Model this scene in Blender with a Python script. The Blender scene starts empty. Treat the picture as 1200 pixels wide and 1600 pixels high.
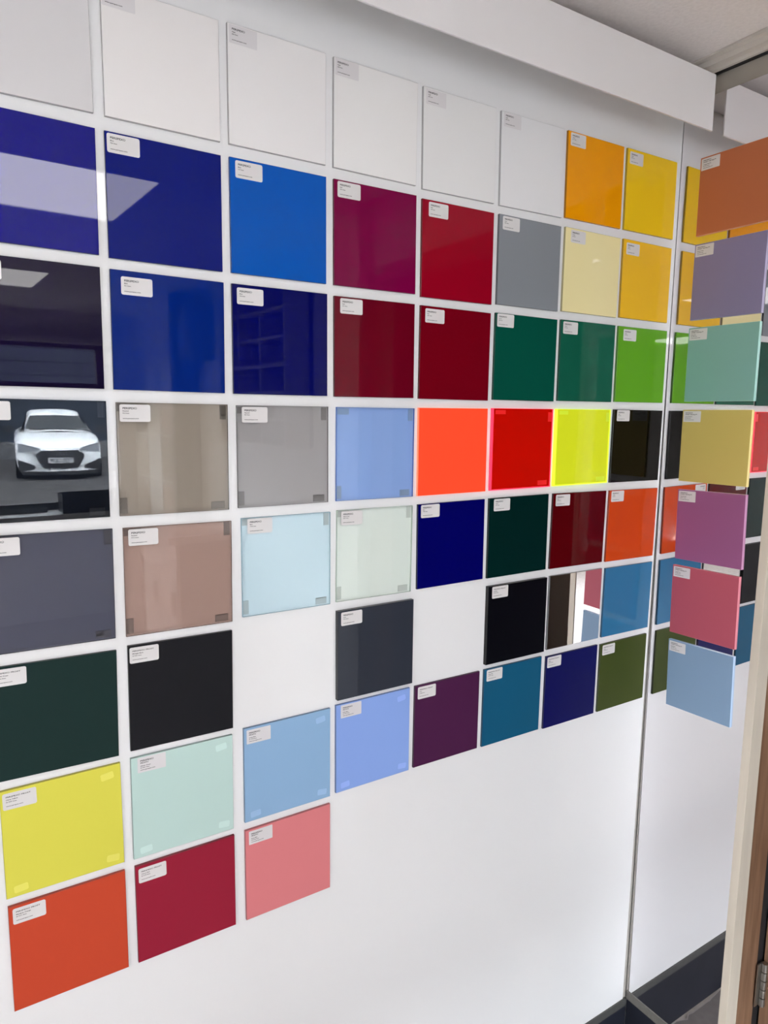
import bpy, bmesh, math, random
from mathutils import Matrix, Vector
random.seed(7)
C = bpy.context.scene.collection
SC = bpy.context.scene
R = math.radians

# ------------------------------------------------------------------ camera
ZB = 2.10                                   # floor is z = 0; survey heights below are relative to the top of the sample grid
def cam_axes(yaw, pitch, roll):
    f = Vector((math.sin(yaw)*math.cos(pitch), math.cos(yaw)*math.cos(pitch), math.sin(pitch)))
    r = Vector((math.cos(yaw), -math.sin(yaw), 0)); u = r.cross(f)
    return r*math.cos(roll)+u*math.sin(roll), u*math.cos(roll)-r*math.sin(roll), f
cd = bpy.data.cameras.new('camera'); cam = bpy.data.objects.new('camera', cd); C.objects.link(cam)
r_, u_, f_ = cam_axes(0.5685, -0.1439, 0.0101)
cam.matrix_world = Matrix(((r_.x, u_.x, -f_.x, -0.0391), (r_.y, u_.y, -f_.y, -0.965), (r_.z, u_.z, -f_.z, -0.503+ZB), (0, 0, 0, 1)))
cd.sensor_fit = 'VERTICAL'; cd.sensor_height = 36.0; cd.lens = 1095.89/1600*36; cd.clip_start = 0.02; cd.clip_end = 300
SC.camera = cam

# ------------------------------------------------------------------ world (overcast daylight), exposure, lamps' strength
SKY_STRENGTH = 52.0
LAMP_STRENGTH = 11.2
w = bpy.data.worlds.new('overcast_sky'); SC.world = w; w.use_nodes = True
bg = w.node_tree.nodes['Background']; bg.inputs[0].default_value = (0.86, 0.93, 1.0, 1); bg.inputs[1].default_value = SKY_STRENGTH
sd = bpy.data.lights.new('car_fill_sun', 'SUN'); sd.energy = 8.0; sd.angle = R(25); sd.color = (1.0, .97, .93)
sun = bpy.data.objects.new('car_fill_sun', sd); C.objects.link(sun); sun.rotation_euler = (R(-50), 0, R(12))   # added to brighten the car, from behind the sample wall, over the roof
vs = SC.view_settings
vs.view_transform = 'Standard'; vs.look = 'None'; vs.gamma = 1.0; vs.use_curve_mapping = False
vs.exposure = 0.04
SC.cycles.use_denoising = True
SC.cycles.max_bounces = 10; SC.cycles.diffuse_bounces = 5; SC.cycles.glossy_bounces = 6; SC.cycles.transparent_max_bounces = 24
SC.cycles.sample_clamp_indirect = 80.0

# the room stands 2.5 degrees askew of the display board: room-local -> world
ROOM = Matrix.Rotation(R(-2.5), 4, 'Z')

# ------------------------------------------------------------------ helpers
def lin(c):
    c = c/255.0
    return c/12.92 if c <= 0.04045 else ((c+0.055)/1.055)**2.4
def tag(o, label=None, cat=None, group=None, kind=None):
    if label: o['label'] = label
    if cat: o['category'] = cat
    if group: o['group'] = group
    if kind: o['kind'] = kind
    return o
def link(name, me, parent=None, mw=None):
    o = bpy.data.objects.new(name, me); C.objects.link(o)
    if parent is not None: o.parent = parent
    elif mw is not None: o.matrix_world = mw
    return o
def empty(name, mw=None):
    o = bpy.data.objects.new(name, None); C.objects.link(o); o.empty_display_size = 0.05
    if mw is not None: o.matrix_world = mw
    return o
class MB:
    def __init__(s): s.v = []; s.f = []; s.m = []
    def quad(s, *p, m=0):
        i = len(s.v); s.v += [tuple(q) for q in p]; s.f.append(tuple(range(i, i+len(p)))); s.m.append(m); return s
    def box(s, x0, x1, y0, y1, z0, z1, m=0):
        i = len(s.v)
        s.v += [(x0,y0,z0),(x1,y0,z0),(x1,y1,z0),(x0,y1,z0),(x0,y0,z1),(x1,y0,z1),(x1,y1,z1),(x0,y1,z1)]
        for q in ((0,3,2,1),(4,5,6,7),(0,1,5,4),(1,2,6,5),(2,3,7,6),(3,0,4,7)):
            s.f.append(tuple(i+k for k in q)); s.m.append(m)
        return s
    def cyl(s, a, b, r, n=12, m=0, r2=None):
        a = Vector(a); b = Vector(b); d = (b-a).normalized(); r2 = r if r2 is None else r2
        t = Vector((0,0,1)) if abs(d.z) < .9 else Vector((1,0,0)); p = d.cross(t).normalized(); q = d.cross(p)
        i = len(s.v)
        for k in range(n):
            an = 2*math.pi*k/n; o = p*math.cos(an)+q*math.sin(an)
            s.v.append(tuple(a+o*r)); s.v.append(tuple(b+o*r2))
        for k in range(n):
            j = (k+1) % n; s.f.append((i+2*k, i+2*j, i+2*j+1, i+2*k+1)); s.m.append(m)
        s.f.append(tuple(i+2*k for k in range(n))[::-1]); s.m.append(m); s.f.append(tuple(i+2*k+1 for k in range(n))); s.m.append(m)
        return s
    def poly(s, pts, w0, w1, ax=2, m=0, mside=None):
        """prism: 2D outline pts in (u,v), extruded along third axis from w0 to w1 (local u,v,w)"""
        i = len(s.v); n = len(pts); mside = m if mside is None else mside
        for wv in (w0, w1):
            for (a, b) in pts: s.v.append((a, b, wv))
        s.f.append(tuple(i+k for k in range(n))[::-1]); s.m.append(m)
        s.f.append(tuple(i+n+k for k in range(n))); s.m.append(m)
        for k in range(n):
            j = (k+1) % n; s.f.append((i+k, i+j, i+n+j, i+n+k)); s.m.append(mside)
        return s
    def mesh(s, name, mats):
        me = bpy.data.meshes.new(name); me.from_pydata(s.v, [], s.f); me.update()
        for mt in mats: me.materials.append(mt)
        me.polygons.foreach_set('material_index', s.m); 
        bm = bmesh.new(); bm.from_mesh(me); bmesh.ops.recalc_face_normals(bm, faces=bm.faces); bm.to_mesh(me); bm.free()
        return me
    def build(s, name, mats, parent=None, mw=None, smooth=False, bevel=0):
        if not isinstance(mats, (list, tuple)): mats = [mats]
        me = s.mesh(name, mats)
        if smooth:
            for p in me.polygons: p.use_smooth = True
        o = link(name, me, parent, mw)
        if bevel:
            b = o.modifiers.new('bevel', 'BEVEL'); b.width = bevel; b.segments = 2; b.limit_method = 'ANGLE'
        return o
def rrect(x0, x1, y0, y1, r, n=4):
    pts = []
    for cx, cy, a0 in ((x1-r, y1-r, 0), (x0+r, y1-r, 90), (x0+r, y0+r, 180), (x1-r, y0+r, 270)):
        for k in range(n+1):
            a = R(a0+90*k/n); pts.append((cx+r*math.cos(a), cy+r*math.sin(a)))
    return pts

# ------------------------------------------------------------------ materials
def newmat(name):
    m = bpy.data.materials.new(name); m.use_nodes = True
    return m, m.node_tree, m.node_tree.nodes['Principled BSDF']
def plain(name, col, rough=0.5, ior=1.45, metal=0.0, noise=0.0, nscale=30, bump=0.0, stretch=None, col2=None):
    m, nt, b = newmat(name)
    b.inputs['Base Color'].default_value = (*col, 1); b.inputs['Roughness'].default_value = rough
    b.inputs['IOR'].default_value = ior; b.inputs['Metallic'].default_value = metal
    if noise or bump or col2:
        tc = nt.nodes.new('ShaderNodeTexCoord'); n = nt.nodes.new('ShaderNodeTexNoise'); n.inputs['Scale'].default_value = nscale
        n.inputs['Detail'].default_value = 5
        src = tc.outputs['Object']
        if stretch:
            mp = nt.nodes.new('ShaderNodeMapping'); mp.inputs['Scale'].default_value = stretch; nt.links.new(src, mp.inputs[0]); src = mp.outputs[0]
        nt.links.new(src, n.inputs['Vector'])
        if noise or col2:
            rp = nt.nodes.new('ShaderNodeValToRGB')
            if col2: a, c = col, col2
            else: a = tuple(max(0, x*(1-noise)) for x in col); c = tuple(min(1, x*(1+noise)) for x in col)
            rp.color_ramp.elements[0].position = .3; rp.color_ramp.elements[1].position = .7
            rp.color_ramp.elements[0].color = (*a, 1); rp.color_ramp.elements[1].color = (*c, 1)
            nt.links.new(n.outputs['Fac'], rp.inputs[0]); nt.links.new(rp.outputs[0], b.inputs['Base Color'])
        if bump:
            bp = nt.nodes.new('ShaderNodeBump'); bp.inputs['Strength'].default_value = bump; bp.inputs['Distance'].default_value = 0.002
            nt.links.new(n.outputs['Fac'], bp.inputs['Height']); nt.links.new(bp.outputs[0], b.inputs['Normal'])
    return m
def emis(name, col, s):
    m, nt, b = newmat(name); b.inputs['Base Color'].default_value = (.8, .8, .8, 1)
    b.inputs['Emission Color'].default_value = (*col, 1); b.inputs['Emission Strength'].default_value = s
    return m
def tint(name, face_col, ior=1.45, rough=0.0):
    """clear coloured sheet: coloured transparency under a clear gloss on its outer faces"""
    m = bpy.data.materials.new(name); m.use_nodes = True; nt = m.node_tree; nt.nodes.clear()
    o = nt.nodes.new('ShaderNodeOutputMaterial'); mix = nt.nodes.new('ShaderNodeMixShader')
    t = nt.nodes.new('ShaderNodeBsdfTransparent'); t.inputs[0].default_value = (*face_col, 1)
    g = nt.nodes.new('ShaderNodeBsdfGlossy'); g.inputs['Roughness'].default_value = rough
    fr = nt.nodes.new('ShaderNodeFresnel'); fr.inputs['IOR'].default_value = ior
    ge = nt.nodes.new('ShaderNodeNewGeometry'); mu = nt.nodes.new('ShaderNodeMath'); mu.operation = 'MULTIPLY'
    sb = nt.nodes.new('ShaderNodeMath'); sb.operation = 'SUBTRACT'; sb.inputs[0].default_value = 1.0
    nt.links.new(ge.outputs['Backfacing'], sb.inputs[1]); nt.links.new(sb.outputs[0], mu.inputs[0]); nt.links.new(fr.outputs[0], mu.inputs[1])
    nt.links.new(mu.outputs[0], mix.inputs[0]); nt.links.new(t.outputs[0], mix.inputs[1]); nt.links.new(g.outputs[0], mix.inputs[2])
    nt.links.new(mix.outputs[0], o.inputs[0])
    return m
def wood(name, a, b2, axis_scale=(14, 14, 1.2)):
    return plain(name, a, rough=.55, noise=.1, nscale=6, bump=.15, stretch=axis_scale, col2=b2)

M_wall = plain('white_gloss_board', (.80, .80, .805), rough=.03, ior=1.45)
M_paint = plain('white_paint', (.82, .80, .78), rough=.6, noise=.02, nscale=8)
M_pelmet = plain('pelmet_white', (.80, .78, .78), rough=.35)
M_ceil = plain('ceiling_tile', (.84, .79, .77), rough=.9, noise=.04, nscale=140, bump=.4)
M_bar = plain('ceiling_bar_cream', (.66, .61, .56), rough=.5)
M_header = plain('header_beige', (.34, .31, .27), rough=.6, noise=.05, nscale=20)
M_black = plain('gap_shade_black', (.012, .011, .012), rough=.7)  # black colour stands in for the shade inside open gaps
M_mirror = plain('mirror_silver', (.86, .845, .86), rough=.0, metal=1.0)
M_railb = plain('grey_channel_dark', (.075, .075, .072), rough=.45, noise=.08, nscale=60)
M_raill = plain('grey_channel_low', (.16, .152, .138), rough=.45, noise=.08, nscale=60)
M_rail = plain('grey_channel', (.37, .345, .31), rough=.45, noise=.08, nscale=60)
M_plinth = plain('navy_plinth', (.018, .02, .03), rough=.35, noise=.15, nscale=12)
M_floor = plain('taupe_floor', (.46, .43, .41), rough=.7, noise=.12, nscale=35)
M_mat = plain('taupe_covering', (.17, .155, .152), rough=.8, noise=.12, nscale=35)
M_floored = plain('floor_edge_pale', (.38, .355, .345), rough=.7)
M_cream = plain('cream_paint', (.63, .56, .465), rough=.5, noise=.05, nscale=9, stretch=(6, 6, .8))
M_wood = wood('brown_wood', (.16, .08, .042), (.27, .15, .088))
M_door = wood('door_wood', (.16, .085, .05), (.28, .16, .095))
M_hinge = plain('hinge_metal', (.45, .43, .40), rough=.35, metal=1.0)
M_stick = plain('sticker_paper', (.70, .68, .675), rough=.45)
M_stickp = plain('sticker_paper_clear', (.68, .66, .67), rough=.4)
M_ink = plain('ink', (.02, .018, .02), rough=.6)
M_inkg = plain('ink_grey', (.05, .047, .047), rough=.6)
M_pad = plain('tape_pad', (.42, .40, .40), rough=.6)
M_padl = plain('tape_pad_light', (.85, .85, .84), rough=.4)
M_frame = plain('window_frame', (.05, .04, .038), rough=.4)
M_blind = plain('blind_box', (.30, .29, .28), rough=.5)
M_cab = plain('cabinet_white', (.66, .63, .60), rough=.35)
M_cabd = plain('cabinet_grey', (.12, .11, .105), rough=.4)
M_glass = tint('window_glass', (.97, .98, .98), ior=1.4)
M_darkplastic = plain('dark_plastic', (.02, .02, .022), rough=.4)
M_lamp = emis('lamp_diffuser', (1.0, .975, .95), LAMP_STRENGTH)
M_lampframe = plain('lamp_frame', (.8, .8, .8), rough=.4)

# ------------------------------------------------------------------ text meshes
_req = {}
def text_req(s): _req.setdefault(s, None)
def text_make():
    obs = []
    for s in _req:
        cu = bpy.data.curves.new('t', 'FONT'); cu.body = s; cu.size = 1.0; cu.resolution_u = 2; cu.fill_mode = 'FRONT'; cu.offset = .026
        o = bpy.data.objects.new('t', cu); C.objects.link(o); obs.append((s, o, cu))
    bpy.context.view_layer.update(); dg = bpy.context.evaluated_depsgraph_get()
    for s, o, cu in obs:
        me = bpy.data.meshes.new_from_object(o.evaluated_get(dg))
        vs_ = [(v.co.x, v.co.y) for v in me.vertices]; fs = [tuple(p.vertices) for p in me.polygons]
        wd = max((v[0] for v in vs_), default=1)
        _req[s] = (vs_, fs, wd); bpy.data.meshes.remove(me)
        bpy.data.objects.remove(o); bpy.data.curves.remove(cu)
def text_into(mb, s, x, y, h, width=None, wz=0.0, m=0, sx=1.0):
    vs_, fs, wd = _req[s]
    k = h/0.70; kx = k*sx if width is None else width/wd
    i = len(mb.v)
    mb.v += [(x+a*kx, y+b*k, wz) for a, b in vs_]
    for f in fs: mb.f.append(tuple(i+q for q in f)); mb.m.append(m)

# ------------------------------------------------------------------ structure: display board, mirror, plinths
XM = 1.3005; YW = 0.0045
mb = MB()
pts = [(-1.6, -1.925+ZB), (1.2890, -1.925+ZB), (1.2995, -.25+ZB), (1.3000, .1217+ZB), (-1.6, .1217+ZB)]
i = 0
for yy in (YW, YW+.012):
    for a, b in pts: mb.v.append((a, yy, b))
n = len(pts); mb.f.append(tuple(range(n))); mb.m.append(0); mb.f.append(tuple(range(n, 2*n))[::-1]); mb.m.append(0)
for k in range(n): mb.f.append((k, (k+1) % n, n+(k+1) % n, n+k)); mb.m.append(0)
board = mb.build('wall_display', M_wall); tag(board, 'white gloss wall board carrying the coloured samples', kind='structure')
tag(MB().box(-5.15, 1.402, .0165, .12, 0, .25+ZB).build('wall_back', M_paint), 'wall behind the white display board', kind='structure')
tag(MB().box(1.284, 1.3003, .0062, .0160, .16, .12+ZB).build('trim_1', M_rail), 'grey upright channel in the corner beside the mirror', kind='structure')
tag(MB().box(-1.6, 1.2985, .0012, .0163, -1.945+ZB, -1.925+ZB).build('trim_2', M_railb), 'grey rail under the white display board', kind='structure')
tag(MB().box(-5.0, 1.3, .0030, .0163, 0, -1.945+ZB).build('baseboard_back', M_plinth), 'dark navy plinth below the white board', kind='structure')

tag(MB().box(-5.4, 3.1, .125, .3, 0, 2.6).build('wall_light_block', M_paint), 'unseen wall added behind the display to block light leaks', kind='structure')  # unseen shell added to keep sunlight from leaking in behind the board
mir = MB().box(XM, XM+.004, -.2285, .0035, -1.905+ZB, .1177+ZB).build('wall_mirror', [M_mirror]); tag(mir, 'tall mirror panel at right angles to the sample wall', kind='structure')
tag(MB().box(XM-.0015, XM+.006, -.2285, .0028, -1.927+ZB, -1.905+ZB).build('trim_3', M_raill), 'grey rail under the mirror', kind='structure')
tag(MB().box(XM+.001, XM+.012, -.2285, .0025, 0, -1.927+ZB).build('baseboard_mirror', M_plinth), 'dark plinth below the mirror', kind='structure')
tag(MB().box(XM+.004, XM+.03, -.2285, .12, .1177+ZB, .154+ZB).build('trim_4', M_header), 'beige header board above the mirror', kind='structure')
tag(MB().box(XM+.0125, XM+.10, -.2285, .0163, 0, .1177+ZB).build('wall_return', M_paint), 'return wall behind the mirror', kind='structure')

# floor: lining with a ragged pale edge along the plinth
N = 150; edge_pts = [(-1.0+2.29*k/N, -.004-.012*random.random()**2-.004*math.sin(k*.35)) for k in range(N+1)]
mb = MB(); mb.poly(edge_pts+[(1.29, -.62), (-1.0, -.62)], .0002, .004); cov = mb.build('floor_covering', M_mat); tag(cov, 'taupe floor covering with a ragged edge along the plinth', 'floor covering')
mb = MB(); mb.v = [(a, b, .0042) for a, b in edge_pts]+[(a, b-.0015-.0015*random.random(), .0042) for a, b in edge_pts]
mb.f = [(k, k+1, N+2+k, N+1+k) for k in range(N)]; mb.m = [0]*N; mb.build('frayed_edge', M_floored, cov)
tag(MB().box(-5.2, 2.8, -4.95, .12, -.02, 0).build('floor', M_floor), 'taupe grey floor', kind='structure')

# pelmet
pel = MB()
pel.box(-1.6, 1.2815, -.074, -.0705, .0425+ZB, .145+ZB); pel.box(-1.6, 1.2815, -.0705, .0164, .137+ZB, .145+ZB)
po = pel.build('pelmet', M_pelmet, bevel=.0006); tag(po, 'long white pelmet board along the top of the sample wall', 'pelmet')

# ceiling: slab with suspended tiles and bars (room-local)
ZC = .178+ZB
cs = MB().box(-5.3, 3.1, -4.95, .45, ZC+.03, ZC+.08).build('ceiling', M_ceil, mw=ROOM); tag(cs, 'suspended ceiling of textured tiles in a metal grid', kind='structure')
LX = [.07-1.8*k for k in range(3)]; LY = [-1.86, -3.66]
lampcells = {(round(x, 3), round(y, 3)) for x in LX for y in LY}
tile_me = MB().box(.006, .594, .006, .594, 0, .02).mesh('ceiling_tile', [M_ceil])
long_me = MB().box(.006, .594, .006, .95, 0, .02).mesh('ceiling_tile', [M_ceil])
gx = [1.27-.6*k for k in range(0, 12)]
gy = [-4.86+.6*k for k in range(0, 9)]
for x in [1.27]+[.67-.6*k for k in range(10)]:
    for y in gy:
        cell = (round(x, 3), round(y, 3))
        if cell in lampcells: continue
        if x > 1.2 and y > -1.3: continue
        if y > -.5: continue
        o = link('ceiling_tile', long_me if y > -.9 else tile_me, cs); o.location = (x, y, ZC)
for k, x in enumerate([.67-.6*k for k in range(-1, 10)]):
    if x > 1.2: o = MB().box(x-.012, x+.012, -4.68, -1.3, ZC-.002, ZC+.004).build('grid_bar', M_bar, cs)
    else: o = MB().box(x-.012, x+.012, -4.68, .1, ZC-.002, ZC+.004).build('grid_bar', M_bar, cs)
for y in gy[:-1]:
    MB().box(-5.2, 1.26, y-.012, y+.012, ZC-.0018, ZC+.0042).build('grid_bar', M_bar, cs)
# edge angle running along the top of the mirror wall (board-aligned)
tr = MB()
tr.box(1.262, 1.276, -1.4, .1, ZC-.004, ZC+.006)
tr.box(1.276, 1.2985, -1.4, .1, .1637+ZB, ZC+.006)
tr.box(1.2915, 1.2985, -1.4, .1, .1572+ZB, .1637+ZB)
tag(tr.build('trim_5', M_bar), 'cream edge trim where ceiling meets the mirror wall', kind='structure')
tag(MB().box(1.2985, 1.302, -.2285, .1, .153+ZB, .165+ZB).build('trim_6', M_black), 'black strip painted as the shadow gap under the ceiling trim', kind='structure')  # solid strip, shade of the gap put into its black colour

# ------------------------------------------------------------------ sample panels on the wall
POS = {
(1,1):(.0762,-.0723,0,.15,.15),(2,1):(.2382,-.0732,-.3,.1469,.1499),(3,1):(.3971,-.0732,-.18,.1472,.1509),(4,1):(.5578,-.0743,-.28,.1485,.1507),(5,1):(.719,-.0758,.44,.1506,.1521),(6,1):(.8817,-.0753,.68,.1512,.1517),(7,1):(1.0423,-.0727,.54,.1527,.1504),(8,1):(1.2057,-.0708,.49,.1535,.1507),
(1,2):(.0761,-.2383,-.71,.15,.1492),(2,2):(.2366,-.2407,-.35,.1484,.1508),(3,2):(.3971,-.2407,-.1,.1478,.1515),(4,2):(.5587,-.2406,.17,.1492,.1515),(5,2):(.7202,-.2428,.11,.1508,.1522),(6,2):(.8826,-.2413,-.02,.1503,.151),(7,2):(1.0452,-.24,-.17,.1529,.1511),(8,2):(1.2065,-.239,-.05,.1508,.1508),
(1,3):(.0747,-.4033,-.45,.15,.1508),(2,3):(.236,-.4052,-.61,.1493,.1506),(3,3):(.3977,-.4064,-.1,.1495,.1511),(4,3):(.5589,-.4073,.11,.1483,.1504),(5,3):(.7196,-.4082,-.36,.1501,.1508),(6,3):(.882,-.4071,-.3,.1519,.1512),(7,3):(1.0444,-.4062,-.07,.1528,.1511),(8,3):(1.2078,-.406,.03,.1537,.1502),
(1,4):(.0746,-.5695,-.54,.15,.151),(2,4):(.2373,-.5715,-.4,.1509,.1498),(3,4):(.4001,-.572,-.11,.1475,.1478),(4,4):(.562,-.5725,-.29,.147,.1471),(5,4):(.7198,-.5722,.09,.1501,.1482),(6,4):(.8813,-.5715,-.01,.1522,.1483),(7,4):(1.0433,-.5713,.01,.155,.1484),(8,4):(1.2085,-.5719,-.46,.1555,.1497),
(1,5):(.0749,-.7357,-.82,.15,.1503),(2,5):(.2389,-.7382,-.66,.151,.1505),(3,5):(.4037,-.7363,-.22,.1473,.1493),(4,5):(.5617,-.7358,-.52,.1455,.1493),(5,5):(.7206,-.7349,.24,.1479,.1483),(6,5):(.8805,-.7346,.04,.1507,.1493),(7,5):(1.0439,-.7361,-.79,.1529,.1497),(8,5):(1.2087,-.7391,-.79,.1551,.1506),
(1,6):(.0724,-.9031,-1.2,.15,.1515),(2,6):(.2373,-.9031,-.73,.1491,.1524),(4,6):(.5634,-.9004,-.05,.1488,.1509),(6,6):(.8823,-.9007,-.22,.1514,.1514),(7,6):(1.0449,-.9012,-.4,.1522,.1517),(8,6):(1.2084,-.9037,-.69,.1534,.1503),
(1,7):(.0727,-1.0659,-.12,.1481,.1501),(2,7):(.2345,-1.0665,-.56,.1487,.153),(3,7):(.4019,-1.0639,-.27,.1495,.1544),(4,7):(.5614,-1.0624,-.01,.1479,.1547),(5,7):(.7201,-1.0626,-.44,.1482,.153),(6,7):(.8805,-1.064,-.42,.15,.1542),(7,7):(1.0442,-1.0682,-.46,.1513,.1532),(8,7):(1.2065,-1.0698,-.13,.1519,.1515),
(1,8):(.0725,-1.2299,-.39,.1476,.1526),(2,8):(.2345,-1.2308,-.25,.1488,.1525),(3,8):(.4014,-1.2312,-.12,.1498,.153)}
# kind: G gloss opaque, S satin/frost opaque, O opal white, T clear tint, F fluorescent, M mirror, P sheet on the mirror
# (col,row): (kind, seen colour, words, sticker offset mm (left, top) or None, sticker lines)
PX = 'PERSPEX\u00ae'; WWW = 'www.perspex.com'
def A(n, c): return ('A', n, c)
def B(n, c): return ('B', n, c)
def D(n, c): return ('D', n, c)
TILES = {
(1,1):('O',(206,201,200),'pale grey-white opal',None,None),
(2,1):('O',(222,216,213),'bright cream-white opal',(1,1.5),A('Opal','040 5mm')),
(3,1):('O',(215,210,208),'warm white opal',(2.5,1.5),A('Opal','050 5mm')),
(4,1):('O',(211,207,204),'soft white opal',(2,1),A('Opal','028 5mm')),
(5,1):('O',(206,203,201),'milky white opal',(5,2),A('Opal','030 5mm')),
(6,1):('O',(201,199,200),'translucent grey-white opal',(5,1),A('Opal','069 5mm')),
(7,1):('G',(199,126,14),'amber orange glossy',(6.5,2),A('Yellow','2T19 3mm')),
(8,1):('G',(198,158,26),'golden yellow glossy',(7,5),A('Yellow','2252 5mm')),
(1,2):('G',(14,38,128),'cobalt blue mirror-gloss',None,None),
(2,2):('G',(15,28,124),'deep ultramarine blue glossy',(2.5,2),A('Blue','750 5mm')),
(3,2):('G',(25,84,168),'bright mid-blue glossy',(8,3),A('Blue','727 5mm')),
(4,2):('G',(117,14,64),'magenta burgundy glossy',(6,2),A('Red','4415 5mm')),
(5,2):('G',(138,24,38),'bright red glossy',(12.5,3),A('Red','440 5mm')),
(6,2):('G',(118,120,124),'mid grey glossy',(8,2),A('Grey','9981 5mm')),
(7,2):('G',(207,192,143),'pale cream yellow glossy',(14.5,3),A('Cream','128 5mm')),
(8,2):('G',(205,157,36),'egg-yolk yellow glossy',(9,6),A('Yellow','260 5mm')),
(1,3):('G',(35,24,52),'blackish purple glossy',(.5,5),A('Purple','886 5mm')),
(2,3):('G',(20,46,118),'royal blue glossy',(13,7.5),A('Blue','751 5mm')),
(3,3):('G',(4,10,92),'dark navy blue glossy',(7,4.5),A('Blue','742 5mm')),
(4,3):('G',(102,9,30),'crimson red glossy',(10,2.5),A('Red','431 5mm')),
(5,3):('G',(105,0,20),'dark blood-red glossy',(9,4),A('Red','4401 5mm')),
(6,3):('G',(7,70,56),'emerald green glossy',(3.5,1),A('Green','650 5mm')),
(7,3):('G',(22,80,62),'bottle green glossy',(6,3),A('Green','692 5mm')),
(8,3):('G',(88,145,30),'lime green glossy',(15,5),A('Green','6205 5mm')),
(1,4):('T',(32,34,39),'dark grey clear tinted',(.5,3),A('Neutral','962 5mm')),
(2,4):('T',(140,131,120),'bronze-brown clear tinted',(4,2.5),A('Neutral','912 5mm')),
(3,4):('T',(148,146,146),'smoke grey clear tinted',(7.5,2),A('Neutral','923 5mm')),
(4,4):('T',(132,161,212),'sky blue clear tinted',None,None),
(5,4):('F',(246,74,50),'fluorescent orange-red',None,None),
(6,4):('F',(184,30,22),'fluorescent red glowing-edged',None,None),
(7,4):('F',(205,213,45),'fluorescent yellow glowing-edged',None,None),
(8,4):('G',(18,15,10),'glossy black',(9,1),A('Black','962 5mm')),
(1,5):('T',(76,78,92),'slate blue-grey clear tinted',(.5,3),A('Neutral','9T21 5mm')),
(2,5):('T',(156,131,121),'rose-brown clear tinted',(6.5,2.5),A('Neutral','9T12 5mm')),
(3,5):('T',(186,209,223),'pale blue clear tinted',(9,1.5),A('Blue','7T36 5mm')),
(4,5):('T',(208,220,210),'faint green glass-look clear',(7,2),A('Glass Look','6T21 5mm')),
(5,5):('G',(3,1,92),'navy ultramarine glossy',(6,1.5),A('Blue','7706 3mm')),
(6,5):('G',(3,29,28),'very dark green glossy',(11,2),A('Green','6T34 3mm')),
(7,5):('G',(86,1,27),'maroon glossy',(7,2.5),A('Red','4494 3mm')),
(8,5):('G',(190,65,20),'tangerine orange glossy',(5,1.5),A('Orange','363 3mm')),
(1,6):('S',(38,55,53),'dark forest green satin',(.5,3),D('Emerald Green','S2 6T56 5mm')),
(2,6):('S',(38,38,41),'midnight black satin',(2,3),D('Midnight Black','S2 9221 5mm')),
(4,6):('G',(50,53,62),'charcoal grey thick glossy',(6,2.5),A('Grey','9T03 8mm')),
(6,6):('S',(9,11,21),'jet black satin',(9,1.5),D('Jet Black','S2 962 5mm')),
(7,6):('M',(0,0,0),'silver mirror',None,None),
(8,6):('G',(44,104,144),'steel blue glossy',None,None),
(1,7):('S',(222,215,84),'lemon yellow frosted',(3,4),D('Citrus Yellow','S2 2T57 5mm')),
(2,7):('S',(190,213,206),'pale mint green frosted',(9,1.5),B('Glacier Green','S2 6T21 5mm')),
(3,7):('S',(140,172,205),'powder blue frosted',(4.5,3.5),B('Arctic Blue','S2 7T30 5mm')),
(4,7):('S',(135,162,222),'periwinkle blue frosted',(9,2),B('Polar Blue','S2 7T47 5mm')),
(5,7):('S',(72,35,67),'plum purple satin',(6,3),D('Plum','S2 886 5mm')),
(6,7):('S',(25,82,112),'teal blue satin',(6,2),D('Ocean Blue','S2 7T91 5mm')),
(7,7):('S',(25,26,82),'indigo navy satin',(3,2),D('Indigo','S2 7T12 5mm')),
(8,7):('S',(65,75,36),'olive green satin',(6,3),D('Olive','S2 6T88 5mm')),
(1,8):('S',(200,75,52),'vermilion orange satin',(5,4),D('Mandarin Orange','S2 3T71 5mm')),
(2,8):('S',(150,38,58),'cherry crimson satin',(4.5,5),D('Cherry Red','S2 4T93 5mm')),
(3,8):('S',(211,122,125),'coral pink frosted',(6,3),B('Rose Pink','S2 4T56 5mm')),
}
PAST = [  # z centre, seen colour, words, name, code, left y, rotation
(-.0710,(147,82,56),'terracotta orange','Orange Sherbet','SA 3T18 3mm',-.0435,.3),
(-.2378,(110,99,118),'lavender grey','Parma Violet','SA 8T44 3mm',-.0437,0),
(-.4033,(107,143,128),'spearmint green','Spearmint','SA 6442 3mm',-.0433,.1),
(-.5702,(170,150,82),'sherbet lemon yellow','Lemon Bonbon','SA 2364 3mm',-.0430,.3),
(-.7370,(133,76,110),'orchid violet','Foam Shrimp','SA 8571 3mm',-.0458,1.3),
(-.9020,(158,76,90),'candy pink','Candy Floss','SA 4372 3mm',-.0460,1.0),
(-1.0680,(120,143,168),'baby blue','Bubblegum','SA 7442 3mm',-.0490,1.6)]
for k, t in TILES.items():
    if t[4]: text_req(t[4][1]); text_req(t[4][2])
for t in PAST: text_req(t[3]); text_req(t[4])
for s in (PX, WWW, 'FROST\u00ae', 'PERSPEX\u00ae FROST', 'SWEET PASTELS\u2122', 'YJ70 LXW'): text_req(s)
text_make()

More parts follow.
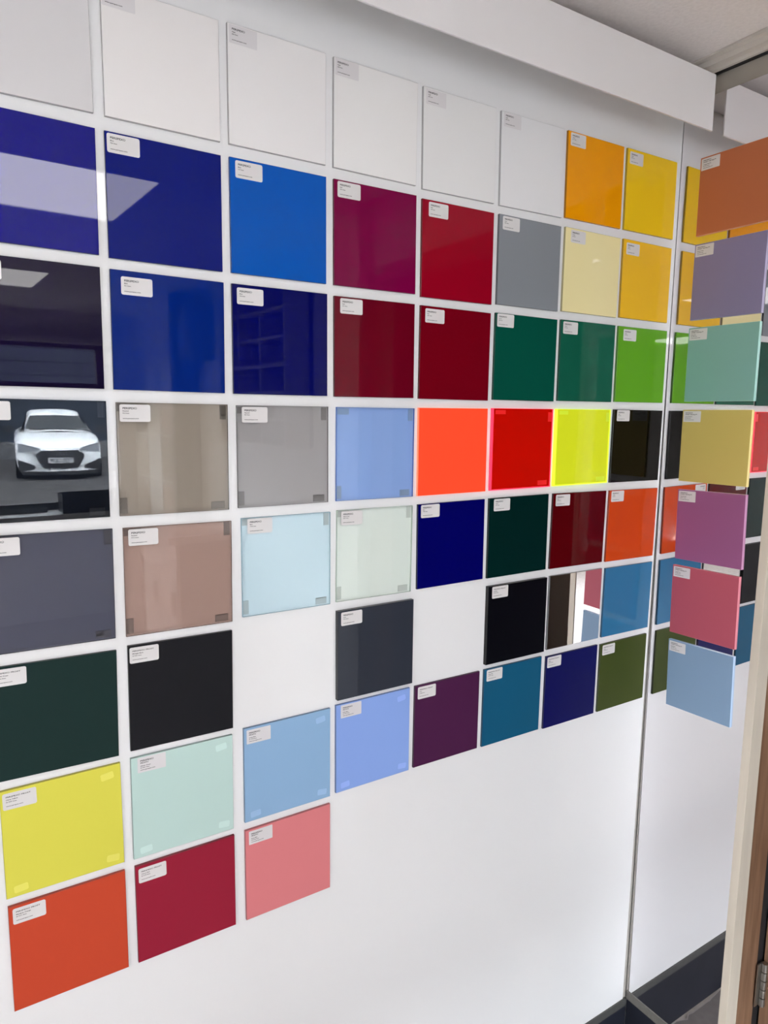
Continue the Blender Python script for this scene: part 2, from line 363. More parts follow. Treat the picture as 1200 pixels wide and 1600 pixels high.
SW, SH = .0395, .0225
stick_me = MB().poly(rrect(0, SW, -SH, 0, .0024), 0, .00018).mesh('label_sticker', [M_stick])
stickp_me = MB().poly(rrect(0, SW, -SH, 0, .0007, 1), 0, .00018).mesh('label_sticker', [M_stickp])
def sticker(parent, w, h, off, spec, front, square=False):
    o = link('label_sticker', stickp_me if square else stick_me, parent); o['label'] = 'small printed paper label'
    o.location = (-w/2+off[0]*.001, h/2-off[1]*.001, front)
    mb = MB(); z = .00024; kind, name, code = spec; x = .0038
    if kind == 'A':
        text_into(mb, PX, x, -.0061, .0024, .0185, z); text_into(mb, name, x, -.0092, .0015, None, z, 0, 1.15); text_into(mb, code, x, -.0121, .0014, None, z, 1, 1.1)
        text_into(mb, WWW, x, -.0188, .0014, .0205, z)
    elif kind == 'B':
        text_into(mb, PX, x, -.0061, .0023, .0185, z); text_into(mb, 'FROST\u00ae', x, -.0092, .0020, .0115, z)
        text_into(mb, name, x, -.0133, .0015, None, z, 0, 1.15); text_into(mb, code, x, -.0161, .0014, None, z, 0, 1.1); text_into(mb, WWW, x, -.0192, .0014, .0205, z)
    elif kind == 'D':
        text_into(mb, 'PERSPEX\u00ae FROST', x, -.0060, .0018, .0290, z, 1)
        text_into(mb, name, x, -.0095, .0015, None, z, 0, 1.15); text_into(mb, code, x, -.0126, .0014, None, z, 0, 1.1); text_into(mb, WWW, x, -.0180, .0013, .0195, z)
    else:
        text_into(mb, PX, x, -.0050, .0020, .0170, z); text_into(mb, 'SWEET PASTELS\u2122', x, -.0082, .0020, .0270, z)
        text_into(mb, name, x, -.0122, .0016, None, z, 0, 1.15); text_into(mb, code, x, -.0154, .0015, None, z, 0, 1.1); text_into(mb, WWW, x, -.0187, .0015, .0205, z)
    me = bpy.data.meshes.new('lettering'); me.from_pydata(mb.v, [], mb.f); me.materials.append(M_ink); me.materials.append(M_inkg)
    me.polygons.foreach_set('material_index', mb.m); me.update()
    link('lettering', me, o)
def sheet(w, h, back, front, ch=.0004):
    mb = MB(); x, y = w/2, h/2
    f0 = [(-x+ch, -y+ch, front), (x-ch, -y+ch, front), (x-ch, y-ch, front), (-x+ch, y-ch, front)]
    f1 = [(-x, -y, front-ch), (x, -y, front-ch), (x, y, front-ch), (-x, y, front-ch)]
    f2 = [(-x, -y, back), (x, -y, back), (x, y, back), (-x, y, back)]
    mb.v = f0+f1+f2
    mb.f = [(0, 1, 2, 3), (11, 10, 9, 8)]; mb.m = [0, 0]
    for k in range(4):
        j = (k+1) % 4
        mb.f += [(4+k, 4+j, j, k), (8+k, 8+j, 4+j, 4+k)]; mb.m += [1, 1]
    return mb
LW = .70; AW = .80                          # seen radiance of the white board and its albedo
SPEC = {'G': .012, 'S': .016, 'O': .012, 'F': .01, 'P': .01}
ALB = {(1, 1): (0.6698, 0.6542, 0.6619), (2, 1): (0.8101, 0.7852, 0.7768), (3, 1): (0.7977, 0.7813, 0.7791), (4, 1): (0.8, 0.79, 0.78), (5, 1): (0.775, 0.772, 0.768), (6, 1): (0.775, 0.775, 0.785), (7, 1): (0.8746, 0.3349, 0.001), (8, 1): (0.8834, 0.5734, 0.0147), (1, 2): (0.001, 0.001, 0.1975), (2, 2): (0.001, 0.006, 0.1624), (3, 2): (0.001, 0.0873, 0.4414), (4, 2): (0.1773, 0.001, 0.0461), (5, 2): (0.2915, 0.0016, 0.0143), (6, 2): (0.2326, 0.2495, 0.2763), (7, 2): (0.8514, 0.7502, 0.3954), (8, 2): (0.8768, 0.5059, 0.0239), (1, 3): (0.006, 0.003, 0.022), (2, 3): (0.001, 0.0157, 0.1746), (3, 3): (0.001, 0.002, 0.09), (4, 3): (0.1323, 0.001, 0.0108), (5, 3): (0.1675, 0.001, 0.008), (6, 3): (0.0021, 0.0769, 0.0495), (7, 3): (0.0076, 0.1079, 0.0641), (8, 3): (0.1243, 0.3832, 0.0156), (8, 4): (0.001, 0.001, 0.001), (5, 5): (0.001, 0.001, 0.1096), (6, 5): (0.001, 0.0161, 0.0152), (7, 5): (0.0914, 0.001, 0.0032), (8, 5): (0.6027, 0.0606, 0.0068), (1, 6): (0.0082, 0.0259, 0.0235), (2, 6): (0.0096, 0.0097, 0.0124), (4, 6): (0.0297, 0.0354, 0.0497), (6, 6): (0.001, 0.001, 0.0032), (8, 6): (0.0289, 0.1655, 0.3341), (1, 7): (0.6856, 0.6476, 0.0822), (2, 7): (0.4931, 0.6619, 0.6206), (3, 7): (0.2648, 0.4332, 0.6507), (4, 7): (0.2479, 0.3818, 0.7783), (5, 7): (0.0656, 0.0131, 0.0563), (6, 7): (0.0066, 0.0906, 0.1787), (7, 7): (0.0031, 0.0038, 0.0856), (8, 7): (0.0497, 0.0686, 0.0118), (1, 8): (0.5565, 0.0645, 0.0258), (2, 8): (0.3023, 0.0126, 0.0358), (3, 8): (0.689, 0.2108, 0.2247), 0: (0.4715, 0.1441, 0.058), 1: (0.2314, 0.2025, 0.3403), 2: (0.22, 0.4278, 0.3771), 3: (0.5827, 0.4569, 0.1325), 4: (0.3072, 0.0979, 0.2293), 5: (0.4594, 0.0902, 0.1292), 6: (0.2287, 0.3413, 0.4895)}
BLACKTEST = False
def albedo(col, kind, lw=LW, key=None):
    if BLACKTEST: return (.0, .0, .0)
    if key in ALB: return ALB[key]
    return tuple(min(.95, max(.0006, (lin(c)-SPEC[kind])/lw*AW)) for c in col)
def darker(a, k): return tuple(max(0, x*k) for x in a)
ORD = ['', 'first', 'second', 'third', 'fourth', 'fifth', 'sixth', 'seventh', 'eighth']
def place(x, z, deg): 
    return Matrix.Translation((x, YW, z+ZB)) @ Matrix(((1,0,0,0),(0,0,-1,0),(0,1,0,0),(0,0,0,1))) @ Matrix.Rotation(R(deg), 4, 'Z')
for (c, r), (kind, col, words, off, spec) in sorted(TILES.items(), key=lambda t: (t[0][1], t[0][0])):
    x, z, deg, wd, ht = POS[(c, r)]
    name = 'acrylic_panel'; back, front = 0.0, YW
    if (c, r) in ((4, 6), (6, 6)): front = .008
    if kind in 'GO':
        a = albedo(col, kind, LW, (c, r)); face = plain('acrylic_%d%d' % (r, c), a, rough=.015 if kind == 'G' else .06, ior={(1, 2): 1.43, (2, 2): 1.30, (1, 3): 1.36}.get((c, r), 1.27))
        edge = plain('acrylic_edge_%d%d' % (r, c), darker(a, .45 if kind == 'G' else .55), rough=.25)
    elif kind == 'S':
        a = albedo(col, kind, LW, (c, r)); face = plain('acrylic_%d%d' % (r, c), a, rough=.42, ior=1.2)
        edge = plain('acrylic_edge_%d%d' % (r, c), darker(a, .55), rough=.4)
    elif kind == 'M':
        face = plain('mirror_sheet', (.88, .87, .87), rough=0, metal=1); edge = plain('mirror_sheet_edge', (.2, .2, .21), rough=.3); name = 'mirror_panel'
    elif kind == 'T':
        ratio = [min(.985, max(.002, (lin(q)-.010)/LW)) for q in col]
        fc = tuple(q**.25 for q in ratio); face = tint('clear_%d%d' % (r, c), fc, ior=1.50 if c == 1 else 1.47)
        edge = plain('clear_edge_%d%d' % (r, c), tuple(.55*q**1.6 for q in ratio), rough=.15); back = .0009
    else:
        a = albedo(col, kind, LW, (c, r)); face = plain('fluor_%d%d' % (r, c), a, rough=.03, ior=1.40)
        b = face.node_tree.nodes['Principled BSDF']; ec = {5: (1, .07, .02), 6: (.9, .01, .005), 7: (.75, .9, .02)}[c]
        b.inputs['Emission Color'].default_value = (*ec, 1); b.inputs['Emission Strength'].default_value = {5: .30, 6: .05, 7: .12}[c]
        edge = plain('fluor_edge_%d%d' % (r, c), {5: (.95, .25, .12), 6: (.95, .05, .10), 7: (.75, .95, .05)}[c], rough=.3)
        b = edge.node_tree.nodes['Principled BSDF']; eg = {5: (1, .12, .06), 6: (1, .03, .10), 7: (.62, 1, .02)}[c]
        b.inputs['Emission Color'].default_value = (*eg, 1); b.inputs['Emission Strength'].default_value = .8
    o = sheet(wd, ht, back, front).build(name, [face, edge], mw=place(x, z, deg))
    tag(o, '%s acrylic sample panel, %s row down, %s from left' % (words, ORD[r], ORD[c]), 'sample panel', 'square colour samples on the white wall')
    if off: sticker(o, wd, ht, off, spec, front, square=(kind == 'O' or r in (7, 8) and spec[0] == 'B'))
    if kind == 'F' and c in (6, 7):
        padm = plain('fluor_pad_%d' % c, {6: (.95, .02, .02), 7: (.78, .95, .04)}[c], rough=.3)
        # glowing polished rim: a thin lip round the sheet
        t = .0040 if c == 7 else .0035; mb = MB()
        mb.box(-wd/2, -wd/2+t, -ht/2, ht/2, front, front+.00015); mb.box(wd/2-t*.7, wd/2, -ht/2, ht/2, front, front+.00015)
        mb.box(-wd/2, wd/2, -ht/2, -ht/2+t*.5, front, front+.0002)
        mb.build('glowing_rim', edge, o)['label'] = 'bright glowing edge of the fluorescent sheet'
        for px, py, pw, ph in ((-.37, .455, .16, .05), (.445, .40, .06, .12), (.36, -.44, .16, .06)):
            MB().box(px*wd-pw*wd/2, px*wd+pw*wd/2, py*ht-ph*ht/2, py*ht+ph*ht/2, front, front+.0001).build('tape_pad', padm, o)
    if kind == 'T':
        pm = plain('tape_%d%d' % (r, c), {True: (.30, .29, .29), False: (.52, .54, .53)}[c < 4 and not (c == 3 and r == 5)], rough=.6)
        for px, py, pw, ph in ((-.415, .455, .15, .065), (.46, .425, .06, .13), (-.46, -.41, .065, .14), (.40, -.452, .13, .07)):
            MB().box(px*wd-pw*wd/2, px*wd+pw*wd/2, py*ht-ph*ht/2, py*ht+ph*ht/2, 0, back).build('tape_pad', pm, o)
    if kind == 'S' and r >= 7 and (c <= 4) and (c, r) not in ((1, 8), (2, 8), (3, 8)):
        a2 = tuple(min(.9, q*1.10+.03) for q in a); pm = plain('frost_tape_%d%d' % (r, c), a2, rough=.35)
        for px, py, ang in ((.38, .40, 8), (.40, -.42, -6), (-.38, -.43, 5)):
            p = MB().poly(rrect(-.0085, .0085, -.005, .005, .002, 2), 0, .0001).build('tape_pad', pm, o); p.location = (px*wd, py*ht, front); p.rotation_euler = (0, 0, R(ang))

def place_m(y, z, deg):
    return Matrix.Translation((XM, y, z+ZB)) @ Matrix(((0,0,-1,0),(-1,0,0,0),(0,1,0,0),(0,0,0,1))) @ Matrix.Rotation(R(deg), 4, 'Z')
for k, (z, col, words, nm, code, yl, deg) in enumerate(PAST):
    a = albedo(col, 'P', .48, k)
    face = plain('pastel_%d' % k, a, rough=.5, ior=1.35); edge = plain('pastel_edge_%d' % k, tuple(min(.95, q*1.35+.10) for q in a), rough=.3)
    o = sheet(.150, .150, 0, .0042).build('pastel_panel', [face, edge], mw=place_m(yl-.075, z, deg))
    tag(o, '%s pastel acrylic panel, %s from the top of the column on the mirror' % (words, ORD[k+1]), 'sample panel', 'pastel samples on the mirror')
    sticker(o, .15, .15, (2.4, 2.6), ('C', nm, code), .0042, square=True)

# ------------------------------------------------------------------ doorway beside the mirror
post = MB().box(1.2985, 1.338, -.2465, -.2290, 0, .152+ZB).build('trim_7', M_cream, bevel=.0008); tag(post, 'cream painted upright edging the mirror', kind='structure')
tag(MB().box(1.338, 1.402, -.2465, -.2290, 0, 2.06).build('trim_8', M_wood), 'brown wooden door jamb', kind='structure')
tag(MB().box(1.400, 1.440, -.2450, -.2290, 0, 2.06).build('trim_9', M_black), 'black strip painted as the shaded gap behind the door jamb', kind='structure')  # solid filler coloured black for the shade in the hinge gap
dr = empty('door_1', Matrix.Translation((1.424, -.2500, 0))); tag(dr, 'brown wooden door standing open beyond the jamb', kind='structure')
MB().box(0, .80, -.040, 0, .008, 2.03).build('door_leaf', M_door, dr)
mb = MB()
for k, z in enumerate((.305, 1.05, 1.80)):
    h = empty('hinge'); h.parent = dr; h.location = (-.010, -.002, z)
    for q in range(5):
        MB().cyl((0, -.006, q*.021), (0, -.006, q*.021+.019), .0065).build('hinge_knuckle', M_hinge, h)
    MB().box(-.018, -.001, -.0010, .0010, 0, .103).build('hinge_leaf', M_hinge, h)
hd = MB(); hd.cyl((.73, -.04, 1.0), (.73, -.09, 1.0), .011); hd.cyl((.73, -.085, 1.0), (.62, -.085, 1.0), .009); hd.build('door_handle', M_hinge, dr)
tag(MB().box(1.30, 1.42, -1.22, -1.08, 0, 2.06).build('trim_10', M_wood), 'far wooden door jamb', kind='structure')
tag(MB().box(1.30, 1.42, -1.22, -.2290, 2.06, .1530+ZB).build('wall_over_door', M_paint), 'white wall above the doorway', kind='structure')
tag(MB().box(1.288, 1.30, -1.14, -.262, 2.03, 2.085).build('trim_11', M_wood), 'wooden head of the door frame', kind='structure')
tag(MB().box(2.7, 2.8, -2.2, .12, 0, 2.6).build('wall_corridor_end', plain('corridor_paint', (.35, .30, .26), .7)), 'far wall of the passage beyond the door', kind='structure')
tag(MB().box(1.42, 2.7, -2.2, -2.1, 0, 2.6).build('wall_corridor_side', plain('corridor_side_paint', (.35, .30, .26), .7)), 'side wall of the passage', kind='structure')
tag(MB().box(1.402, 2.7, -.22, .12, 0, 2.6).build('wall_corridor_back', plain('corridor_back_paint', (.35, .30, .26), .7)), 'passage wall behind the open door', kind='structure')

# ------------------------------------------------------------------ the rest of the room (room-local)
SX = 1.497; YF = -4.69
tag(MB().box(SX, SX+.1, YF, -1.17, 0, 2.6).build('wall_right', M_paint, mw=ROOM), 'white side wall beyond the doorway', kind='structure')
tag(MB().box(1.30, SX+.1, -1.24, -1.17, 0, 2.6).build('wall_nib', M_paint, mw=ROOM), 'short wall nib beside the doorway', kind='structure')
tag(MB().box(-5.15, -5.05, YF, .4, 0, 2.6).build('wall_left', M_paint, mw=ROOM), 'white wall at the left end of the room', kind='structure')
WX0, WX1, WZ0, WZ1 = -2.3, 1.37, .835, 2.06
fw = MB(); fw.box(-5.15, WX0, YF-.2, YF, 0, 2.6); fw.box(WX1, SX+.1, YF-.2, YF, 0, 2.6); fw.box(WX0, WX1, YF-.2, YF, 0, WZ0); fw.box(WX0, WX1, YF-.2, YF, WZ1, 2.6)
tag(fw.build('wall_front', M_paint, mw=ROOM), 'window wall facing the sample wall', kind='structure')
wn = empty('window_1', ROOM @ Matrix.Translation((0, YF-.08, 0))); tag(wn, 'wide dark framed window with a row of top lights', kind='structure')
fr = MB(); fr.box(WX0, WX1, -.03, .03, WZ0, WZ0+.05); fr.box(WX0, WX1, -.03, .03, WZ1-.03, WZ1); fr.box(WX0, WX0+.04, -.03, .03, WZ0, WZ1); fr.box(WX1-.016, WX1, -.03, .03, WZ0, WZ1); fr.box(WX1-.13, WX1-.016, -.03, .03, 1.70, WZ1)
fr.build('window_frame', M_frame, wn)
MB().box(WX0, WX1, -.032, .032, 1.70, 1.775).build('transom', M_frame, wn)
mull = [-.05, -1.15]
for x in mull: MB().box(x-.03, x+.03, -.031, .031, WZ0, WZ1).build('mullion', M_frame, wn)
ed = [WX0+.04]+[v for x in sorted(mull) for v in (x-.03, x+.03)]+[WX1-.016]
for k in range(0, len(ed), 2):
    for z0, z1 in ((WZ0+.05, 1.70), (1.775, WZ1-.03)):
        MB().box(ed[k], ed[k+1], -.003, .003, z0, z1).build('pane', M_glass, wn)
tag(MB().box(WX0-.05, WX1+.03, YF-.05, YF+.26, WZ0-.03, WZ0).build('trim_12', plain('sill_white', (.78, .78, .78), .3), mw=ROOM), 'deep white window sill', kind='structure')
bb = MB().box(WX0, WX1+.03, YF, YF+.07, 2.085, 2.15).build('blind_box', M_blind, mw=ROOM, bevel=.01); tag(bb, 'slim grey roller blind box above the window', 'blind')
bx = empty('storage_box', ROOM @ Matrix.Translation((.90, YF+.06, WZ0))); tag(bx, 'open black box standing on the white window sill', 'box')
b1 = MB(); b1.box(0, .445, 0, .006, 0, .14); b1.box(0, .445, .164, .17, 0, .14); b1.box(0, .006, .006, .164, 0, .14); b1.box(.439, .445, .006, .164, 0, .14); b1.box(0.006, .439, .006, .164, 0, .006)
b1.build('box_walls', M_darkplastic, bx)
tr_ = MB(); tr_.box(.0, .62, 0, .06, 0, .008); tr_.box(0, .62, .054, .06, .008, .03); tr_.box(0, .62, 0, .006, .008, .03); tr_.box(0, .006, .006, .054, .008, .03); tr_.box(.614, .62, .006, .054, .008, .03)
t_ = tr_.build('tray', plain('tray_grey', (.12, .12, .12), .4), mw=ROOM @ Matrix.Translation((.20, YF+.03, WZ0))); tag(t_, 'long dark grey tray on the white window sill', 'tray')

# ceiling lamps
names = ['nearest the sample wall and the doorway', 'by the window and the doorway', 'in the middle column near the sample wall', 'in the middle column by the window', 'at the left end near the sample wall', 'at the left end by the window']
k = 0
for x in LX:
    for y in LY:
        e = empty('ceiling_light', ROOM @ Matrix.Translation((x, y, ZC))); tag(e, 'square flat ceiling light panel, %s' % names[k], 'ceiling light', 'ceiling light panels'); k += 1
        f = MB(); f.box(.008, .592, .008, .022, -.003, .012); f.box(.008, .592, .578, .592, -.003, .012); f.box(.008, .022, .022, .578, -.003, .012); f.box(.578, .592, .022, .578, -.003, .012)
        f.build('frame', M_lampframe, e); MB().box(.022, .578, .022, .578, .001, .010).build('diffuser', M_lamp, e)

# cupboards and rack along the side wall
def cupboard(name, label, y0, y1, z0, z1, depth, ndoor, mat=M_cab, cat='cupboard'):
    e = empty(name, ROOM @ Matrix.Translation((SX, y0, z0))); tag(e, label, cat)
    L = y1-y0; H = z1-z0
    MB().box(-depth+.02, 0, 0, L, 0, H).build('carcass', M_cabd, e)
    for q in range(ndoor):
        a = L*q/ndoor+.004; b = L*(q+1)/ndoor-.004
        d = MB().box(-depth, -depth+.018, a, b, .01, H-.01).build('door_panel', mat, e)
        MB().box(-depth-.022, -depth, b-.05, b-.035, H*.55, H*.55+.13).build('handle', M_hinge, d)
# large neutral samples on the side wall, seen only as reflections
TONES = [('charcoal', (.10, .095, .09)), ('white', (.80, .79, .77)), ('taupe', (.34, .29, .25)), ('pale grey', (.60, .60, .60)), ('rose beige', (.62, .47, .42)), ('stone', (.50, .46, .40)), ('ivory', (.78, .74, .66)), ('slate', (.22, .23, .25))]
tm = [plain('side_sample_%d' % q, t[1], rough=.12) for q, t in enumerate(TONES)]
big = [MB().box(-.006, 0, 0, .285, 0, .300).mesh('large_panel', [m]) for m in tm]
lab_me = MB().box(-.0065, -.006, 0, .06, 0, .035).mesh('label_sticker', [M_stick])
pat = [[0, 3, 2, 5, 0, 7], [1, 1, 3, 1, 6, 3], [2, 5, 4, 2, 4, 1], [3, 4, 5, 7, 2, 5]]
for ci in range(4):
    for ri in range(6):
        q = pat[ci][ri]
        o = link('large_sample_panel', big[q], None, ROOM @ Matrix.Translation((SX, -4.64+ci*.312, .135+ri*.32)))
        tag(o, 'large %s sample panel on side wall, %s column from window, %s row up' % (TONES[q][0], ORD[ci+1], ORD[ri+1]), 'sample panel', 'large samples on the side wall')
        l = link('label_sticker', lab_me, o); l.location = (0, .215, .255)
cupboard('base_cupboard', 'white base cupboard next to the upright post', -3.26, -2.66, 0, .88, .38, 2)
cupboard('wall_cupboard', 'grey wall cupboard above the base cupboard', -3.24, -3.02, 1.88, 2.2, .14, 1, M_cabd)
wt = MB().box(SX-.42, SX, -3.27, -2.65, .88, .92).build('worktop', M_cab, mw=ROOM); tag(wt, 'pale worktop on the white base cupboard', 'worktop')
tag(MB().box(SX-.16, SX, -3.33, -3.27, 0, ZC+.028).build('trim_13', M_cabd, mw=ROOM), 'dark upright post on the side wall', kind='structure')
rk = empty('pigeonhole_rack', ROOM @ Matrix.Translation((SX, -2.60, 1.42))); tag(rk, 'white pigeonhole rack with dark compartments on the side wall', 'rack')
MB().box(-.02, 0, 0, .75, 0, .75).build('back_panel', M_darkplastic, rk)
for q in range(7): MB().box(-.14, -.02, 0, .75, q*.1225, q*.1225+.014).build('shelf', M_cab, rk)
for q in range(4): MB().box(-.14, -.02, q*.2453, q*.2453+.014, 0, .75).build('divider', M_cab, rk)

# ------------------------------------------------------------------ outdoors: yard, building opposite, parked car
GZ = -.05
M_tar = plain('tarmac', (.078, .074, .074), .9, ior=1.02, noise=.25, nscale=3, bump=.3)
tag(MB().box(-40, 40, -60, -4.92, GZ-.1, GZ).build('ground_yard', M_tar, mw=ROOM), 'grey tarmac yard outside the window', kind='structure')
M_clad = plain('cladding', (.040, .047, .062), .6, ior=1.02, noise=.12, nscale=1.5)
bd = empty('building_opposite', Matrix.Translation((0, -24, GZ))); tag(bd, 'dark blue-grey clad building across the yard', 'building')
for q in range(18): MB().box(-14, 18, -.2+.0, 0, .55+q*.42, .55+q*.42+.405).build('cladding_panel', M_clad, bd)
MB().box(-14, 18, -.6, -.21, 0, 8.2).build('wall_core', plain('core_dark', (.02, .022, .028), .7), bd)
MB().box(-14, 18, -.2, .04, 0, .55).build('base_course', plain('base_grey', (.13, .13, .135), .8, ior=1.02, noise=.2, nscale=4), bd)
M_brick = plain('brick', (.22, .10, .085), .85, ior=1.02, noise=.35, nscale=8)
br = empty('brick_pier', Matrix.Translation((.35, -23.4, GZ))); tag(br, 'red brick pier against the dark building', 'pier')
MB().box(-.48, .48, -.48, .48, 0, 8).build('mortar_core', plain('mortar', (.3, .28, .25), .9), br)
brick_me = MB().box(0, .215, 0, .02, 0, .065).mesh('brick', [M_brick])
for q in range(36, 96):
    for s in range(4):
        o = link('brick', brick_me, br); o.location = (-.47+s*.232+(.0 if q % 2 else .02), .475, q*.076)
dp = MB().cyl((1.32, -23.85, GZ), (1.32, -23.85, 3.2), .07).build('drainpipe', plain('blue_pipe', (.03, .12, .45), .5, ior=1.02)); tag(dp, 'bright blue drainpipe on the dark building', 'drainpipe')

def car():
    M_body = plain('car_white', (.85, .865, .88), rough=.2, ior=1.5)
    M_blk = plain('car_black', (.012, .012, .014), rough=.3)
    M_gl = plain('car_glass', (.012, .014, .018), rough=.08, ior=1.25)
    M_lampc = plain('car_lamp', (.16, .17, .19), rough=.2)
    M_chr = plain('car_chrome', (.55, .56, .58), rough=.2, metal=1)
    M_ty = plain('car_tyre', (.015, .015, .016), rough=.8)
    M_pl = plain('car_plate', (.40, .40, .41), rough=.4)
    root = empty('parked_car'); tag(root, 'white saloon car parked in the yard, seen in the panels', 'car')
    W = .92
    def ys(t, a, b): t = min(1, max(0, (t-a)/(b-a))); return t*t*(3-2*t)
    def warp(x, y):
        return y-.34*(abs(x)/W)**2.6*ys(y, 1.3, 2.3)+.25*(abs(x)/W)**2.6*ys(-y, 1.5, 2.3)
    # (y, half width, z centre top, z shoulder, z bottom)
    st = [(2.36,.84,.60,.57,.22),(2.35,.86,.655,.62,.19),(2.30,.88,.70,.665,.17),(2.15,.90,.765,.72,.17),(1.8,.92,.835,.785,.17),(1.4,.925,.895,.84,.17),(1.0,.925,.95,.885,.17),
          (.4,.92,.96,.90,.17),(-.6,.92,.965,.91,.17),(-1.5,.92,.98,.93,.18),(-2.1,.90,1.0,.94,.24),(-2.34,.84,.95,.90,.30)]
    mb = MB(); ring = []
    for (y, hw, zc, zs, zb) in st:
        half = [(0, zc), (.35*hw, zc-.004), (.62*hw, zc-.014), (.84*hw, (zc+zs)/2+.002), (.95*hw, zs-.02), (hw, zs-.12 if zs > .65 else zs-.06), (hw, .40), (.985*hw, .28), (.93*hw, zb), (.5*hw, zb-.02), (0, zb-.02)]
        full = half+[(-a, b) for a, b in half[-2:0:-1]]
        ring.append(len(mb.v)); mb.v += [(a, warp(a, y), b) for a, b in full]; nn = len(full)
    for q in range(len(st)-1):
        for k in range(nn):
            j = (k+1) % nn; mb.f.append((ring[q]+k, ring[q]+j, ring[q+1]+j, ring[q+1]+k)); mb.m.append(0)
    mb.f.append(tuple(ring[0]+k for k in range(nn))); mb.m.append(0); mb.f.append(tuple(ring[-1]+k for k in range(nn))[::-1]); mb.m.append(0)
    o = mb.build('body_shell', M_body, root, smooth=True)
    # cabin
    g = [(1.12,.70,.965,.55),(.22,.80,1.355,.555),(-.25,.80,1.43,.565),(-.9,.79,1.42,.55),(-1.35,.77,1.32,.53),(-2.05,.66,.99,.60)]
    mb = MB(); rr = []
    for (y, wb, zt, wt2) in g:
        zb = .86; hf = [(0, zt), (.5*wt2, zt-.008), (.9*wt2, zt-.035), (wt2+.05*(zt-zb), zt-.085 if zt > 1.05 else zt-.02), (wb, zb)]
        full = hf+[(-a, b) for a, b in hf[::-1][:-1]]
        rr.append(len(mb.v)); mb.v += [(a, y-.10*(abs(a)/.8)**2 if y > 0 else y, b) for a, b in full]; nn = len(full)
    for q in range(len(g)-1):
        for k in range(nn): mb.f.append((rr[q]+k, rr[q]+(k+1) % nn, rr[q+1]+(k+1) % nn, rr[q+1]+k)); mb.m.append(0)
    mb.build('cabin_shell', M_body, root, smooth=True)
    # windscreen: curved patch just proud of the cabin
    mb = MB(); n = 12
    for k in range(n+1):
        t = -1+2*k/n
        xb, xt = t*.69, t*.545
        mb.v += [(xb, 1.075-.095*(abs(xb)/.8)**2, 1.005), (xt, .43-.10*(abs(xt)/.8)**2, 1.292-.012*t*t)]
    for k in range(n): mb.f.append((2*k, 2*k+2, 2*k+3, 2*k+1)); mb.m.append(0)
    mb.build('windscreen', M_gl, root, smooth=True)
    for s in (-1, 1):
        mb = MB(); A_ = [(.86, .93), (.10, 1.325), (-.35, 1.35), (-.35, .95)]
        mb.quad(*[(s*(.815-(z-.93)*.44), y, z) for y, z in A_]); B_ = [(-.42, .95), (-.42, 1.35), (-1.0, 1.335), (-1.5, .98)]
        mb.quad(*[(s*(.815-(z-.93)*.44), y, z) for y, z in B_]); mb.build('side_window', M_gl, root)
    def fy(x, z):
        base = 2.362 if z < .60 else 2.362-.35*(z-.60)
        return base-.34*(abs(x)/W)**2.6
    def patch(name, mat, x0, x1, zt, zbm, off=.012, n=14):
        mb = MB()
        for k in range(n+1):
            x = x0+(x1-x0)*k/n
            a, b = zt(x), zbm(x)
            for wv in (off, -.03):
                for q in range(4):
                    z = a+(b-a)*q/3; mb.v.append((x, fy(x, z)+wv, z))
        for k in range(n):
            for q in range(3):
                mb.f.append((k*8+q, k*8+q+1, k*8+8+q+1, k*8+8+q)); mb.m.append(0)
            mb.f.append((k*8, k*8+8, k*8+12, k*8+4)); mb.m.append(0); mb.f.append((k*8+3, k*8+7, k*8+15, k*8+11)); mb.m.append(0)
        mb.f.append((0, 4, 5, 6, 7, 3, 2, 1)); mb.m.append(0); e = n*8; mb.f.append((e, e+1, e+2, e+3, e+7, e+6, e+5, e+4)); mb.m.append(0)
        return mb.build(name, mat, root)
    gt = lambda x: .600 if abs(x) < .36 else .600-(abs(x)-.36)*.55
    gb = lambda x: .245 if abs(x) < .37 else .245+(abs(x)-.37)*1.75
    gr = patch('grille', M_blk, -.50, .50, gt, gb, .016, 20)
    patch('grille_lip', M_chr, -.40, .40, lambda x: .618, lambda x: .603, .022, 12)
    for s in (-1, 1):
        f = lambda a, b: (min(s*a, s*b), max(s*a, s*b))
        x0, x1 = f(.42, .855)
        patch('headlamp', M_lampc, x0, x1, lambda x: .625+.10*((abs(x)-.42)/.435)**.8, lambda x: .605-.05*((abs(x)-.42)/.435), .014, 10)
        patch('headlamp_brow', M_blk, x0, x1, lambda x: .640+.10*((abs(x)-.42)/.435)**.8, lambda x: .626+.10*((abs(x)-.42)/.435)**.8, .018, 10)
        x0, x1 = f(.53, .865)
        patch('air_intake', M_blk, x0, x1, lambda x: .300+.115*(abs(x)-.53)/.335, lambda x: .235-.06*(abs(x)-.53)/.335, .014, 8)
    patch('lower_lip', M_blk, -.80, .80, lambda x: .175, lambda x: .10, .0, 14)
    pl = MB(); pl.box(-.26, .26, 2.385, 2.40, .345, .455); po_ = pl.build('number_plate', M_pl, root)
    mb = MB(); text_into(mb, 'YJ70 LXW', 0, 0, .075, .46, 0)
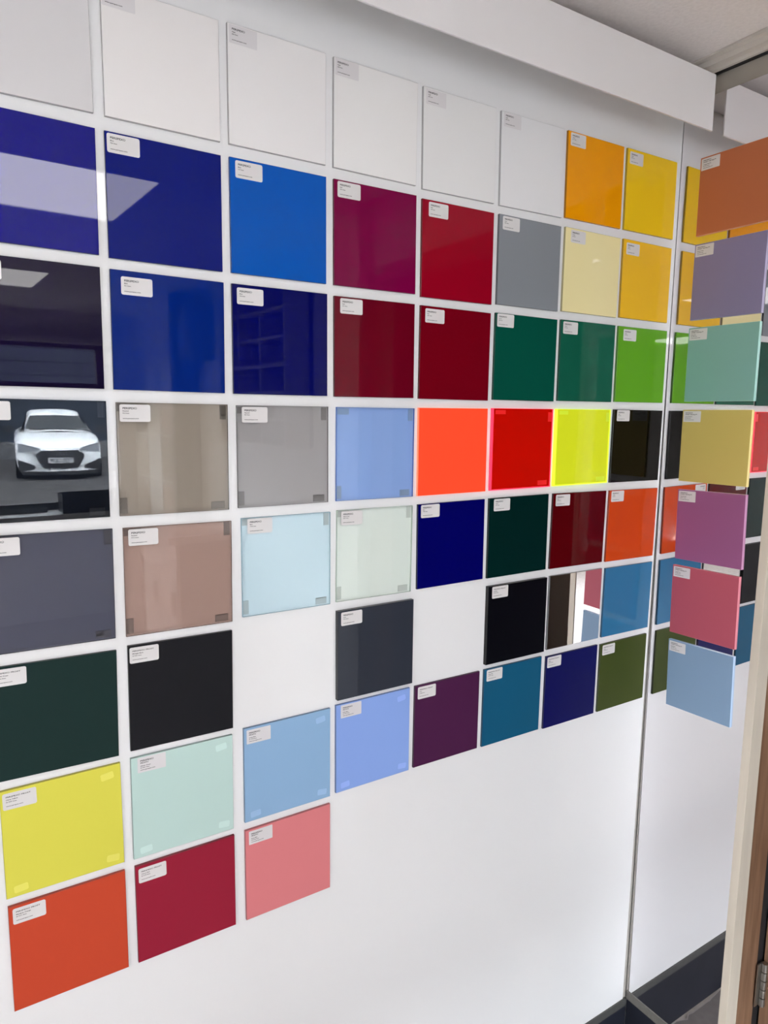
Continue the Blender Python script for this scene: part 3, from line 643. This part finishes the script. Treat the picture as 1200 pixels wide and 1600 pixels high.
    me = bpy.data.meshes.new('plate_lettering'); me.from_pydata([(.23-a, 2.402, .362+b) for a, b, c_ in mb.v], [], mb.f); me.materials.append(M_blk); me.update(); link('plate_lettering', me, po_)
    for k in range(4):
        mb = MB(); cx = (k-1.5)*.062; m_ = 14
        for q in range(m_):
            a = 2*math.pi*q/m_
            for rr_ in (.043, .034): mb.v.append((cx+rr_*math.cos(a), 2.388, .540+rr_*math.sin(a)))
        for q in range(m_):
            j = (q+1) % m_; mb.f.append((2*q, 2*j, 2*j+1, 2*q+1)); mb.m.append(0)
        mb.build('emblem_ring', M_chr, gr)
    for s in (-1, 1):
        mm = MB(); mm.poly(rrect(-.11, .11, -.07, .07, .05, 4), -.05, .05); me = mm.mesh('wing_mirror', [M_blk]); o = link('wing_mirror', me, root)
        o.location = (s*1.02, .72, .99); o.rotation_euler = (R(90), 0, 0)
        MB().box(s*.98-.08, s*.98+.08, .70, .76, .93, .95).build('mirror_arm', M_blk, root)
        for y in (1.42, -1.42):
            wh = MB(); wh.cyl((s*.70, y, .335), (s*.915, y, .335), .335, 28); t = wh.build('tyre', M_ty, root)
            MB().cyl((s*.80, y, .335), (s*.925, y, .335), .225, 20).build('wheel_rim', M_lampc, t)
            MB().cyl((s*.60, y, .36), (s*.921, y, .36), .40, 28).build('wheel_arch', M_blk, root)
    ub = MB().box(-.80, .80, -2.1, 1.95, .12, .2).build('underbody', M_blk, root)
    mb = MB(); mb.cyl((-.09, .36, 1.21), (.09, .36, 1.21), .03, 8); mb.build('rear_view_mirror', M_blk, root)
    return root
cr = car()
cr.matrix_world = Matrix.Translation((2.55, -17.6-1.2, GZ)) @ Matrix.Rotation(R(5), 4, 'Z') @ Matrix.Diagonal((1.0, 1.0, 1.12, 1))

# daylight portal in the window opening
ld = bpy.data.lights.new('window_portal', 'AREA'); ld.shape = 'RECTANGLE'; ld.size = WX1-WX0; ld.size_y = WZ1-WZ0; ld.cycles.is_portal = True
lo = bpy.data.objects.new('window_portal', ld); C.objects.link(lo)
lo.matrix_world = ROOM @ Matrix.Translation(((WX0+WX1)/2, YF-.16, (WZ0+WZ1)/2)) @ Matrix.Rotation(R(90), 4, 'X')
